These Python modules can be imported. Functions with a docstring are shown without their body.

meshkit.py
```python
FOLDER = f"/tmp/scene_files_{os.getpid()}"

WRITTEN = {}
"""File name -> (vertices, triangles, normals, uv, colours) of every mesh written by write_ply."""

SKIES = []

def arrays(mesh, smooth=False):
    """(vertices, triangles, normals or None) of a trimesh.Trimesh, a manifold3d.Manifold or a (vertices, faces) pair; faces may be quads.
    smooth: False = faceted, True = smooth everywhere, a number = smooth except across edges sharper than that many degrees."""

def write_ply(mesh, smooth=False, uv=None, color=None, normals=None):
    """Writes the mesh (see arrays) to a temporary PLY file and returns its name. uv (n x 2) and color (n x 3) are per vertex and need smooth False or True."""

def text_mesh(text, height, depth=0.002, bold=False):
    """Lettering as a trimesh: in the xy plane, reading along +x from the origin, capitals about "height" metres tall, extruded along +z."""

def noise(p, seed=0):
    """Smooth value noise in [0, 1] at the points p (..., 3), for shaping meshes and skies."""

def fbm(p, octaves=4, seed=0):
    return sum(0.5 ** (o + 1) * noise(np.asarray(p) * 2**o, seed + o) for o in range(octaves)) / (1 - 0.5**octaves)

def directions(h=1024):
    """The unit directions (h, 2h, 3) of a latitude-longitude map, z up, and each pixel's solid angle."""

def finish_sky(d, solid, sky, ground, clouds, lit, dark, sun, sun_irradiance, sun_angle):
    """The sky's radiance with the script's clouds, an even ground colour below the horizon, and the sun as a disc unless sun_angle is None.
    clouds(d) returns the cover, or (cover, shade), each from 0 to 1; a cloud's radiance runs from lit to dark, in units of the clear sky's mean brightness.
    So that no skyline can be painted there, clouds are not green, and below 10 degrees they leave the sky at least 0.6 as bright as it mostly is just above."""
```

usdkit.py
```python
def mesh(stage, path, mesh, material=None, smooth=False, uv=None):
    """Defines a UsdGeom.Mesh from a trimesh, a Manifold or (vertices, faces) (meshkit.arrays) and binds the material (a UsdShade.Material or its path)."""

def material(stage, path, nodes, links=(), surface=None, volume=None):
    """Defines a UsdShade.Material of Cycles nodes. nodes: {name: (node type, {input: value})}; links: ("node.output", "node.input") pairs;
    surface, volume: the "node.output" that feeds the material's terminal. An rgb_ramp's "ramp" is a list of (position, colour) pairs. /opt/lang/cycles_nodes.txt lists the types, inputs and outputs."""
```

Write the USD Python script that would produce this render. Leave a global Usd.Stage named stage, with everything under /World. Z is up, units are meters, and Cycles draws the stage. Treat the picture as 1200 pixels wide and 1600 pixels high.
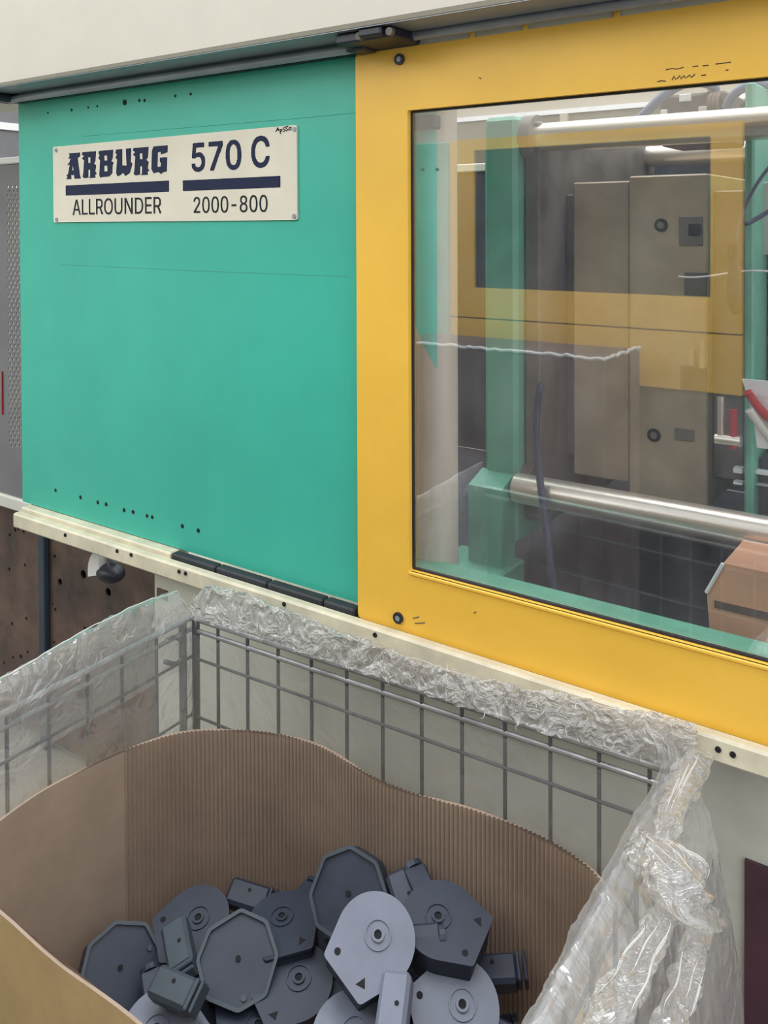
import math, random
import numpy as np, trimesh, usdkit, meshkit
import manifold3d as m3
from shapely.geometry import Polygon, Point, MultiPoint, box as sbox, LineString
from shapely import affinity
from shapely.ops import unary_union
from pxr import Usd, UsdGeom, UsdLux, Gf, Sdf, UsdShade
PI = math.pi
random.seed(7); rng = np.random.default_rng(7)
stage = Usd.Stage.CreateInMemory()
UsdGeom.SetStageUpAxis(stage, 'Z'); UsdGeom.SetStageMetersPerUnit(stage, 1.0)
UsdGeom.Xform.Define(stage, '/World')
# ---------------------------------------------------------------- camera (solved from the photograph's vanishing points)
C0 = np.array([1.99852, -1.25974, 1.53939]); YAW, PITCH, ROLL = 0.61877, 0.01529, -0.00422; FPX, CY = 1396.66613, 373.84222
_f = np.array([-math.sin(YAW)*math.cos(PITCH), math.cos(YAW)*math.cos(PITCH), -math.sin(PITCH)])
_r = np.cross(_f, [0, 0, 1]); _r /= np.linalg.norm(_r); _u = np.cross(_r, _f)
_r, _u = math.cos(ROLL)*_r+math.sin(ROLL)*_u, -math.sin(ROLL)*_r+math.cos(ROLL)*_u
cam = UsdGeom.Camera.Define(stage, '/World/camera')
mtx = Gf.Matrix4d(*[float(x) for x in (*_r, 0, *_u, 0, *(-_f), 0, *C0, 1)])
cam.AddTransformOp().Set(mtx)
cam.CreateHorizontalApertureAttr(36.0); cam.CreateVerticalApertureAttr(48.0)
cam.CreateFocalLengthAttr(36.0*FPX/1200); cam.CreateVerticalApertureOffsetAttr(-(800-CY)/1200*36.0)
cam.CreateClippingRangeAttr(Gf.Vec2f(0.05, 200)); cam.CreateExposureAttr(0.0)
# ---------------------------------------------------------------- light: daylight of the hall, the lamps above the aisle and an added overhead fill
dome = UsdLux.DomeLight.Define(stage, '/World/hall_daylight')
dome.CreateIntensityAttr(0.56); dome.CreateColorAttr(Gf.Vec3f(0.95, 0.98, 1.0))
def lamp(name, pos, target, w, h, power, col=(1, 0.97, 0.93)):
    """a rectangular lamp or window of the hall, or an added fill, w along the horizontal, facing the target"""
    l = UsdLux.RectLight.Define(stage, '/World/'+name)
    l.CreateWidthAttr(w); l.CreateHeightAttr(h); l.CreateIntensityAttr(power); l.CreateColorAttr(Gf.Vec3f(*col))
    z = np.array(pos, float)-np.array(target, float); z /= np.linalg.norm(z); x = np.cross([0, 0, 1.0] if abs(z[2]) < .99 else [0, 1.0, 0], z); x /= np.linalg.norm(x); y = np.cross(z, x)
    l.AddTransformOp().Set(Gf.Matrix4d(*[float(v) for v in (*x, 0, *y, 0, *z, 0, *pos, 1)]))
lamp('aisle_lamp', (1.9, -0.95, 4.6), (1.9, -0.95, 0), 3.6, 0.5, 4.5)
lamp('aisle_lamp_001', (-2.6, -0.95, 4.6), (-2.6, -0.95, 0), 3.6, 0.5, 4.5)
lamp('hall_window', (-4.0, -7.0, 5.4), (1.0, 0, 1.0), 5.0, 2.4, 4.8)
lamp('overhead_fill', (1.8, 0.7, 6.0), (1.8, 0.7, 0), 5.0, 2.0, 7.0, (0.95, 0.98, 1.0))  # unseen fill added overhead to brighten the clamping space

def ray(px, py):
    d = (px-600)/FPX*_r - (py-CY)/FPX*_u + _f
    return d
def at(px, py, **k):
    (a, v), = k.items(); i = 'xyz'.index(a); d = ray(px, py)
    return C0 + (v-C0[i])/d[i]*d
def atp(px, py, o, n):
    d = ray(px, py); return C0 + np.dot(np.array(o)-C0, n)/np.dot(d, n)*d
# ---------------------------------------------------------------- naming, things and parts
used = {}
def numbered(parent, name):
    k = (parent, name); n = used.get(k, -1)+1; used[k] = n
    return name if n == 0 else f'{name}_{n:03d}'
def tag(p, label=None, cat=None, group=None, kind=None):
    p = p.GetPrim() if hasattr(p, 'GetPrim') else p
    for k, v in (('label', label), ('category', cat), ('group', group), ('kind', kind)):
        if v: p.SetCustomDataByKey(k, v)
    return p
class Thing:
    def __init__(s, prim, M): s.prim, s.M = prim, M; s.path = str(prim.GetPath())
def mat4(loc=(0, 0, 0), R=None):
    M = np.eye(4); M[:3, 3] = loc
    if R is not None: M[:3, :3] = R
    return M
def rotz(a): return np.array([[math.cos(a), -math.sin(a), 0], [math.sin(a), math.cos(a), 0], [0, 0, 1.0]])
def thing(name, label, cat, loc=(0, 0, 0), R=None, group=None, kind=None):
    x = UsdGeom.Xform.Define(stage, '/World/'+numbered('', name)); M = mat4(loc, R)
    x.AddTransformOp().Set(Gf.Matrix4d(*[float(v) for v in M.T.ravel()]))
    return Thing(tag(x, label, cat, group, kind), M)
def part(t, name, mesh, material, label=None, kind=None, smooth=False, local=False):
    """mesh in world coordinates unless local"""
    path = t.path+'/'+numbered(t.path, name)
    v, f, n = meshkit.arrays(mesh, False)
    if not local:
        Mi = np.linalg.inv(t.M); v = v@Mi[:3, :3].T+Mi[:3, 3]
    p = usdkit.mesh(stage, path, (v, f), material, smooth=smooth)
    tag(p, label, None, None, kind); q = Thing(p.GetPrim(), t.M); return q
def solo(name, mesh, material, label, cat, group=None, kind=None, smooth=False):
    p = usdkit.mesh(stage, '/World/'+numbered('', name), mesh, material, smooth=smooth)
    tag(p, label, cat, group, kind); return Thing(p.GetPrim(), np.eye(4))
def struct(name, mesh, material, label=None, cat=None): return solo(name, mesh, material, label or 'part of the hall', cat or 'wall', kind='structure')
def copy_of(src, M, label=None, group=None):
    name = src.path.split('/')[-1].rstrip('0123456789').rstrip('_')
    x = UsdGeom.Xform.Define(stage, '/World/'+numbered('', name)); p = x.GetPrim()
    p.GetReferences().AddInternalReference(src.path); p.SetInstanceable(True)
    p.GetAttribute('xformOp:transform').Set(Gf.Matrix4d(*[float(v) for v in M.T.ravel()])) if p.GetAttribute('xformOp:transform') else x.AddTransformOp().Set(Gf.Matrix4d(*[float(v) for v in M.T.ravel()]))
    tag(p, label, None, group); return Thing(p, M)
# ---------------------------------------------------------------- mesh helpers
cat_ = lambda ms: trimesh.util.concatenate([m for m in ms if m is not None])
def box(lo, hi, c=0.0):
    lo, hi = np.minimum(lo, hi).astype(float), np.maximum(lo, hi).astype(float)
    if c <= 0:
        m = trimesh.creation.box(hi-lo); m.apply_translation((lo+hi)/2); return m
    c = min(c, (hi-lo).min()*0.45); P = []
    for sx in (0, 1):
        for sy in (0, 1):
            for sz in (0, 1):
                q = np.array([(lo, hi)[sx][0], (lo, hi)[sy][1], (lo, hi)[sz][2]]); s = np.array([1-2*sx, 1-2*sy, 1-2*sz])*c
                for k in range(3):
                    d = s.copy(); d[k] = 0; P.append(q+d)
    return trimesh.convex.convex_hull(np.array(P))
def cyl(p0, p1, r, n=24, r1=None):
    p0, p1 = np.array(p0, float), np.array(p1, float); d = p1-p0; L = np.linalg.norm(d); d /= L
    a = np.cross(d, [0, 0, 1.0] if abs(d[2]) < 0.9 else [1.0, 0, 0]); a /= np.linalg.norm(a); b = np.cross(d, a)
    t = np.arange(n)*2*PI/n; ring = np.cos(t)[:, None]*a+np.sin(t)[:, None]*b
    r1 = r if r1 is None else r1
    v = np.vstack([p0+ring*r, p1+ring*r1, p0, p1]); f = []
    for i in range(n):
        j = (i+1) % n; f += [(i, j, n+j), (i, n+j, n+i), (2*n, j, i), (2*n+1, n+i, n+j)]
    m = trimesh.Trimesh(v, f, process=False); m.fix_normals() if m.volume < 0 else None
    return m
def tube(pts, r, n=8, closed=False):
    p = np.array(pts, float); N = len(p)
    t = np.gradient(p, axis=0) if not closed else np.roll(p, -1, 0)-np.roll(p, 1, 0)
    t /= np.linalg.norm(t, axis=1, keepdims=True)+1e-12
    a = np.cross(t[0], [0, 0, 1.0] if abs(t[0][2]) < 0.9 else [1.0, 0, 0]); A = []
    for i in range(N):
        a = a-np.dot(a, t[i])*t[i]; a /= np.linalg.norm(a); A.append(a)
    A = np.array(A); B = np.cross(t, A); ang = np.arange(n)*2*PI/n; rr = np.broadcast_to(r, (N,))
    v = (p[:, None]+rr[:, None, None]*(np.cos(ang)[None, :, None]*A[:, None]+np.sin(ang)[None, :, None]*B[:, None])).reshape(-1, 3)
    f = []
    for i in range(N if closed else N-1):
        k = (i+1) % N
        for j in range(n):
            l = (j+1) % n; f += [(i*n+j, i*n+l, k*n+l), (i*n+j, k*n+l, k*n+j)]
    if not closed:
        v = np.vstack([v, p[0], p[-1]])
        for j in range(n):
            l = (j+1) % n; f += [(N*n, l, j), (N*n+1, (N-1)*n+j, (N-1)*n+l)]
    m = trimesh.Trimesh(v, f, process=False)
    if m.volume < 0: m.invert()
    return m
def spline(pts, n=24):
    from scipy.interpolate import CubicSpline
    p = np.array(pts, float); d = np.r_[0, np.cumsum(np.linalg.norm(np.diff(p, axis=0), axis=1))]
    return CubicSpline(d, p)(np.linspace(0, d[-1], n))
def ext(poly, h, z0=0.0):
    gs = list(getattr(poly, 'geoms', [poly])); out = []
    for g in gs:
        m = trimesh.creation.extrude_polygon(g, h, engine='earcut'); m.apply_translation([0, 0, z0]); out.append(m)
    return cat_(out)
def xz(poly, y0, y1):
    """polygon in world (x, z) extruded from y0 (front) to y1"""
    m = ext(poly, abs(y1-y0)); v = np.array(m.vertices); w = np.stack([v[:, 0], max(y0, y1)-v[:, 2], v[:, 1]], 1)
    return trimesh.Trimesh(w, m.faces, process=False)
def xy(poly, z0, z1):
    return ext(poly, z1-z0, z0)
def rrect(x0, z0, x1, z1, r): return sbox(x0+r, z0+r, x1-r, z1-r).buffer(r, 6)
def grid(P, flip=False):
    a, b = P.shape[:2]; i, j = np.meshgrid(np.arange(a-1), np.arange(b-1), indexing='ij')
    q = np.stack([i*b+j, (i+1)*b+j, (i+1)*b+j+1, i*b+j+1], -1).reshape(-1, 4)
    if flip: q = q[:, ::-1]
    return trimesh.Trimesh(P.reshape(-1, 3), np.vstack([q[:, [0, 1, 2]], q[:, [0, 2, 3]]]), process=False)
def disc(px, py, y, r, h=0.0015, n=10): # a small round plug on a plane facing -y
    p = at(px, py, y=y); return cyl(p+[0, 0.0005, 0], p+[0, -h, 0], r, n)
# ---------------------------------------------------------------- materials
def lin(r, g, b):
    return tuple(((c/255+0.055)/1.055)**2.4 if c/255 > 0.04045 else c/255/12.92 for c in (r, g, b))
def mat(name, col, rough=0.5, metal=0.0, var=0.12, scale=6.0, bump=0.0, bscale=60.0, stretch=(1, 1, 1), col2=None, coat=0.0, spec=0.5, fine=0.0):
    c = np.array(col); c2 = np.array(col2) if col2 is not None else c*(1-2*var)
    nodes = {'g': ('geometry', {}), 'mp': ('mapping', {'scale': stretch}), 'n': ('noise_texture', {'scale': scale, 'detail': 5.0, 'roughness': 0.6}),
             'rp': ('rgb_ramp', {'ramp': [(0.3, tuple(c2)), (0.62, tuple(np.minimum(c*(1+var*0.4), 1)))]}),
             'p': ('principled_bsdf', {'roughness': rough, 'metallic': metal, 'coat_weight': coat, 'specular_ior_level': spec})}
    links = [('g.position', 'mp.vector'), ('mp.vector', 'n.vector'), ('n.fac', 'rp.fac'), ('rp.color', 'p.base_color')]
    if bump > 0:
        nodes['n2'] = ('noise_texture', {'scale': bscale, 'detail': 3.0}); nodes['b'] = ('bump', {'strength': bump, 'distance': 0.002})
        links += [('mp.vector', 'n2.vector'), ('n2.fac', 'b.height'), ('b.normal', 'p.normal')]
    return usdkit.material(stage, '/World/Looks/'+name, nodes, links, surface='p.BSDF')
UsdGeom.Scope.Define(stage, '/World/Looks')
TEAL = lin(62, 181, 160)
M = {}
M['teal'] = mat('teal_paint', TEAL, 0.38, var=0.05, scale=3, bump=0.06, bscale=160)
M['teal_dark'] = mat('teal_paint_worn', lin(112, 186, 160), 0.45, var=0.12, scale=9)
M['teal_pale'] = mat('teal_paint_pale', lin(120, 196, 166), 0.45, var=0.1, scale=12)
M['yellow'] = mat('yellow_paint', lin(240, 190, 72), 0.42, var=0.04, scale=4, bump=0.05, bscale=200)
M['cream'] = mat('cream_paint', lin(204, 199, 188), 0.5, var=0.03, scale=4)
M['ledge'] = mat('ledge_paint', lin(222, 214, 190), 0.45, var=0.12, scale=12)
M['basegrey'] = mat('base_paint', lin(214, 214, 204), 0.5, var=0.07, scale=7)
M['black'] = mat('black_plastic', lin(34, 38, 52), 0.45, var=0.15, scale=20)
M['rubber'] = mat('rubber', lin(48, 50, 58), 0.6, var=0.2, scale=30)
M['ink'] = mat('dark_ink', lin(20, 32, 66), 0.8, var=0.02)
M['inkblack'] = mat('black_ink', lin(26, 30, 38), 0.8, var=0.02)
M['plate'] = mat('sign_plate', lin(226, 219, 202), 0.4, var=0.04, scale=9)
M['chrome'] = mat('chrome', (0.86, 0.78, 0.68), 0.30, 0.75, var=0.06, scale=5, stretch=(0.4, 8, 8))
M['rail'] = mat('rail_steel', lin(150, 158, 170), 0.35, 0.3, var=0.1, scale=9)
M['steel'] = mat('mould_steel', lin(186, 168, 142), 0.5, 0.1, var=0.16, scale=7, bump=0.2, bscale=40)
M['steel_dark'] = mat('steel_dark', lin(122, 114, 106), 0.5, 0.1, var=0.3, scale=8)
M['dark'] = mat('machine_dark', lin(52, 54, 62), 0.6, var=0.25, scale=6)
M['wire'] = mat('galvanised_wire', lin(112, 114, 118), 0.45, 0.6, var=0.2, scale=25)
M['rod'] = mat('rim_rod_metal', lin(168, 168, 170), 0.3, 0.5, var=0.15, scale=20)
M['rust'] = mat('rusty_steel', lin(104, 84, 74), 0.7, var=0.28, scale=7, col2=lin(66, 56, 54))
M['hole'] = mat('hole_dark', lin(20, 18, 24), 0.8, var=0.1)
M['card'] = mat('cardboard', lin(163, 143, 127), 0.85, var=0.08, scale=10, bump=0.1, bscale=120)
M['card_lit'] = mat('cardboard_outer_lit', lin(214, 182, 130), 0.85, var=0.06, scale=14, bump=0.1, bscale=120)  # lit side of the same cardboard, the light put into a lighter tan
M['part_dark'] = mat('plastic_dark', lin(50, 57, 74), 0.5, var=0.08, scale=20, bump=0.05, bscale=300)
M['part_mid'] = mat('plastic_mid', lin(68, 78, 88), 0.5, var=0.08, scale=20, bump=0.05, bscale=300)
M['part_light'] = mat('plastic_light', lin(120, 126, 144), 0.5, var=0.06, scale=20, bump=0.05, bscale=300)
M['crate'] = mat('crate_brown', lin(112, 96, 92), 0.6, var=0.2)
M['white'] = mat('white_paint', lin(236, 236, 236), 0.4, var=0.02)
M['red'] = mat('red_paint', lin(190, 40, 44), 0.4, var=0.05)
M['purple'] = mat('maroon_panel', lin(92, 62, 74), 0.5, var=0.2)
M['brown'] = mat('brown_box', lin(214, 160, 126), 0.6, var=0.08, scale=10)
M['hose'] = mat('hose_blue', lin(120, 134, 168), 0.35, var=0.1)
M['hose_dark'] = mat('hose_dark', lin(58, 66, 92), 0.4, var=0.1)
M['concrete'] = mat('concrete', lin(140, 136, 128), 0.75, var=0.15, scale=2, bump=0.1)
M['wall'] = mat('wall_paint', lin(186, 176, 158), 0.8, var=0.04, scale=1)
M['wall_low'] = mat('wall_dado', lin(128, 122, 102), 0.8, var=0.06, scale=1)
M['guard'] = mat('guard_grey', lin(118, 118, 122), 0.5, var=0.06)
M['pane'] = usdkit.material(stage, '/World/Looks/polycarbonate', {'lf': ('layer_weight', {'blend': 0.5}), 'fr': ('math', {'math_type': 'power', 'value2': 4.0}), 'mm': ('math', {'math_type': 'multiply_add', 'value2': 0.7, 'value3': 0.175}), 't': ('transparent_bsdf', {'color': (0.96, 0.97, 0.98)}),
    'gl': ('glossy_bsdf', {'color': (0.95, 0.95, 0.98), 'roughness': 0.015}), 'm': ('mix_closure', {}), 'd': ('diffuse_bsdf', {'color': (0.8, 0.8, 0.86)}), 'g': ('geometry', {}), 'mp': ('mapping', {'scale': (3.0, 1.0, 1.2)}),
    'n': ('noise_texture', {'scale': 5.0, 'detail': 6.0, 'roughness': 0.65}), 'mr': ('map_range', {'from_min': 0.3, 'from_max': 0.75, 'to_min': 0.008, 'to_max': 0.042, 'clamp': True}), 'm2': ('mix_closure', {})},
    [('lf.facing', 'fr.value1'), ('fr.value', 'mm.value1'), ('mm.value', 'm.fac'), ('t.BSDF', 'm.closure1'), ('gl.BSDF', 'm.closure2'), ('g.position', 'mp.vector'), ('mp.vector', 'n.vector'), ('n.fac', 'mr.value'), ('mr.result', 'm2.fac'), ('m.closure', 'm2.closure1'), ('d.BSDF', 'm2.closure2')], surface='m2.closure')
M['smoked'] = mat('smoked_glass', lin(30, 32, 40), 0.08, var=0.02)
def film_mat(name, milk, shine, scale, bump, rough=0.12):
    return usdkit.material(stage, '/World/Looks/'+name, {
        'g': ('geometry', {}), 'v': ('noise_texture', {'type': 'ridged_multifractal', 'use_normalize': True, 'scale': scale, 'detail': 3.0, 'roughness': 0.6, 'distortion': 0.8, 'offset': 1.0, 'gain': 2.0}),
        'b': ('bump', {'strength': bump, 'distance': 0.006}),
        't': ('transparent_bsdf', {'color': (0.97, 0.97, 0.975)}), 'gl': ('glossy_bsdf', {'color': (1, 1, 1), 'roughness': rough}), 'd': ('diffuse_bsdf', {'color': (0.88, 0.87, 0.86)}),
        'tr': ('translucent_bsdf', {'color': (0.88, 0.87, 0.86)}), 'dt': ('mix_closure', {'fac': 0.4}),
        'lw': ('layer_weight', {'blend': 0.4}), 'mr': ('map_range', {'from_min': 0.0, 'from_max': 1.0, 'to_min': milk, 'to_max': min(milk*2.2+0.12, 0.9)}),
        'rd': ('map_range', {'from_min': 0.45, 'from_max': 0.85, 'to_min': 0.0, 'to_max': min(0.55, milk*2.5), 'clamp': True}), 'mx': ('math', {'math_type': 'maximum'}),
        'lf': ('layer_weight', {'blend': 0.5}), 'fr': ('math', {'math_type': 'power', 'value2': 3.0}), 'ma': ('math', {'math_type': 'multiply_add', 'value2': 0.8*shine, 'value3': 0.07*shine, 'use_clamp': True}), 'm1': ('mix_closure', {}), 'm': ('mix_closure', {})},
        [('g.position', 'v.vector'), ('v.fac', 'b.height'), ('b.normal', 'gl.normal'), ('b.normal', 'lw.normal'), ('b.normal', 'd.normal'),
         ('d.BSDF', 'dt.closure1'), ('tr.BSDF', 'dt.closure2'), ('lw.facing', 'mr.value'), ('v.fac', 'rd.value'), ('mr.result', 'mx.value1'), ('rd.result', 'mx.value2'), ('b.normal', 'lf.normal'), ('lf.facing', 'fr.value1'), ('fr.value', 'ma.value1'), ('ma.value', 'm1.fac'), ('t.BSDF', 'm1.closure1'), ('gl.BSDF', 'm1.closure2'),
         ('mx.value', 'm.fac'), ('m1.closure', 'm.closure1'), ('dt.closure', 'm.closure2')], surface='m.closure')
M['film'] = film_mat('clear_film', 0.05, 0.7, 14.0, 0.35)
M['film_side'] = film_mat('clear_film_side', 0.07, 1.8, 16.0, 0.4)
M['crease'] = film_mat('film_crease_glint', 0.4, 1.0, 30.0, 0.2)  # milky white that paints highlights onto the film's creases
M['film_drape'] = film_mat('clear_film_drape', 0.10, 1.6, 9.0, 0.35)
M['film_fold'] = film_mat('clear_film_crumpled', 0.14, 2.0, 26.0, 0.9, 0.1)
M['film_edge'] = film_mat('clear_film_edge', 0.45, 1.0, 60.0, 0.3)
M['film_strand'] = film_mat('clear_film_gathered', 0.025, 1.25, 20.0, 0.6, 0.1)
# ================================================================ the hall
struct('floor', box((-6, -6, -0.1), (7, 8, 0)), M['concrete'], 'grey concrete hall floor', 'floor')
wb = thing('wall_back', 'cream hall wall with a brown dado far behind the machine', 'wall', (0, 6, 0), kind='structure')
part(wb, 'wall_panel', box((-6, 6, 2.52), (7, 6.15, 4.2)), M['wall']); part(wb, 'dado', box((-6, 5.97, 0), (7, 6.15, 2.50)), M['wall_low'])
part(wb, 'cornice', box((-6, 5.94, 2.50), (7, 6.15, 2.54)), M['white'])
for i in range(9): part(wb, 'pilaster', box((-5.6+i*1.45, 5.93, 0.2), (-5.53+i*1.45, 6.0, 2.50)), M['wall'])
struct('wall_front', box((-6, -9.0, 0), (7, -8.85, 4.0)), M['wall'], 'cream hall wall behind the camera', 'wall')
struct('wall_left', box((-5.2, -5, 0), (-5.0, 6, 3.4)), M['wall'], 'pale hall wall left of the machine', 'wall')
for k, (y0, y1) in enumerate(((1.2, 2.5), (2.7, 4.0), (4.2, 5.5))):
    w = thing(f'window_{k+1}', 'white framed hall window left of the machine', 'window', (-5, y0, 1.9), kind='structure')
    part(w, 'window_frame', cat_([box((-5.02, y0, 1.9), (-4.95, y0+.07, 2.9)), box((-5.02, y1-.07, 1.9), (-4.95, y1, 2.9)), box((-5.02, y0, 1.9), (-4.95, y1, 1.97)), box((-5.02, y0, 2.83), (-4.95, y1, 2.9)), box((-5.02, y0, 2.36), (-4.96, y1, 2.42))]), M['white'])
    part(w, 'window_pane', box((-5.01, y0+.06, 1.96), (-4.985, y1-.06, 2.85)), M['guard'])
    part(w, 'window_sill', box((-5.02, y0-.05, 1.85), (-4.88, y1+.05, 1.9)), M['white'])
# ================================================================ the machine's outside
W = 1.0565
def zof(px, py, y): return at(px, py, y=y)
# base body
bs = thing('machine_cabinet', 'pale grey sheet steel machine cabinet under the cream ledge, behind the wire basket', 'machine cabinet', (1.2, 0.4, 0))
part(bs, 'body', box((0.433, 0.05, 0.0), (3.0, 1.15, 0.799), 0.004), M['basegrey'])
q0, q1 = at(247, 918, y=0.05), at(262, 938, y=0.05)
part(bs, 'slot', box((q0[0], 0.046, q1[2]), (q1[0], 0.052, q0[2])), M['rust'], 'brown rectangular slot')
q0 = at(1165, 1340, y=0.05)
part(bs, 'vent_panel', box((q0[0], 0.044, 0.2), (2.4, 0.051, q0[2])), M['purple'], 'dark maroon lower panel')
part(bs, 'inner_floor', box((0.46, 0.08, 0.80), (2.9, 1.1, 0.86)), M['dark'], 'dark floor of the clamping space')
# ledge under the doors
ld = thing('guide_ledge', 'long cream painted guide ledge running under the green panel and yellow door', 'ledge', (0.05, -0.05, 0.83))
part(ld, 'ledge_beam', box((0.04, -0.045, 0.822), (3.0, -0.024, 0.857), 0.004), M['ledge'])
part(ld, 'ledge_web', box((0.045, -0.0245, 0.826), (3.0, 0.05, 0.848), 0.002), M['ledge'])
part(ld, 'top_lip', box((0.042, -0.0235, 0.848), (0.573, 0.03, 0.866), 0.003), M['ledge'])
part(ld, 'gap_strip', box((1.056, -0.0235, 0.8482), (3.0, 0.02, 0.8522)), M['rubber'], 'black strip in the gap under the yellow door')  # dark strip along the gap below the door
for px, py in ((102, 836), (183, 861), (205, 867), (280, 893), (290, 896), (444, 944), (586, 992), (1145, 1179), (1122, 1171)):
    part(ld, 'screw_hole', disc(px, py, -0.0455, 0.004), M['hole'])
xs = [at(262, 862, y=-.03)[0], at(332, 890, y=-.03)[0], at(412, 922, y=-.03)[0], at(500, 952, y=-.03)[0], 1.05]
for a, b in zip(xs, xs[1:]): part(ld, 'track_strip', box((a+.001, -0.0235, 0.8485), (b-.001, -0.001, 0.866), 0.003), M['rubber'], 'black rubber guide strip')
# green panel
gp = thing('guard_panel', 'large flat teal green guard panel left of the yellow door', 'panel', (0.5, 0.01, 0.87))
part(gp, 'sheet', xz(rrect(0.012, 0.868, 1.075, 1.8555, 0.004), 0.0, 0.025), M['teal'])
part(gp, 'return_edge', box((0.012, 0.024, 0.87), (0.03, 0.10, 1.85)), M['teal'])
for px, py, r in ((195, 160, .0065), (218, 157, .0035), (226, 157, .0035), (75, 176, .0025), (112, 172, .003), (138, 168, .0025), (152, 166, .0025), (274, 150, .003), (298, 147, .003),
                  (87, 766, .004), (126, 777, .0045), (153, 785, .0045), (166, 788, .0045), (194, 797, .0045), (208, 800, .0045), (230, 806, .004), (238, 808, .004), (285, 822, .0045), (310, 829, .0045)):
    part(gp, 'rivet_hole', disc(px, py, 0.0, r, 0.0008), M['hole'])
M['seam'] = mat('seam_line', lin(50, 155, 136), 0.5, var=0.1)
for a, b in (((130, 213), (466, 185)), ((466, 185), (560, 176)), ((95, 413), (330, 424)), ((330, 424), (545, 432))):
    A, B = at(*a, y=0), at(*b, y=0); part(gp, 'crease', tube([A, (A+B)/2, B], 0.0005, 6), M['seam'])
# name plate
sg = thing('name_plate', 'cream enamel name plate with dark blue lettering riveted to the green panel', 'sign', (0.53, -0.004, 1.64))
SY = -0.004
part(sg, 'plate', xz(rrect(0.1555, 1.5504, 0.9069, 1.7265, 0.004), SY, -0.0002), M['plate'])
for px, py in ((88, 235), (89, 343), (460, 202), (460, 338)):
    p = at(px, py, y=SY); part(sg, 'rivet', cyl(p, p+[0, -0.002, 0], 0.0045, 12), M['rail'])
def px_rect(x0, y0, x1, y1, y=SY):
    """left edge centre/right edge centre in the photograph -> x range; heights from the left edge and right edge averaged"""
    return at(x0, y0, y=y), at(x1, y1, y=y)
def bar(l_top, l_bot, r_top, r_bot, m, name='bar'):
    P = [at(*q, y=SY) for q in (l_top, l_bot, r_bot, r_top)]
    z1 = (P[0][2]+P[3][2])/2; z0 = (P[1][2]+P[2][2])/2
    part(sg, name, box((P[0][0], SY-.0008, z0), (P[3][0], SY+.0004, z1)), m)
bar((103, 290), (103, 306), (264, 282), (264, 299), M['ink'], 'blue_bar'); bar((286, 281), (286, 299), (438, 276), (438, 292), M['ink'], 'blue_bar')
def fit_text(txt, l_bot, r_top, m, name, bold=True, mesh=None):
    t = mesh if mesh is not None else meshkit.text_mesh(txt, 1.0, 0.01, bold=bold)
    lo, hi = t.bounds; A, B = at(*l_bot, y=SY), at(*r_top, y=SY)
    v = (np.array(t.vertices)-lo)/(hi-lo); w = np.stack([A[0]+v[:, 0]*(B[0]-A[0]), SY+.0004-v[:, 2]*.0012, A[2]+v[:, 1]*(B[2]-A[2])], 1)
    part(sg, name, trimesh.Trimesh(w, t.faces, process=False), m)
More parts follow.
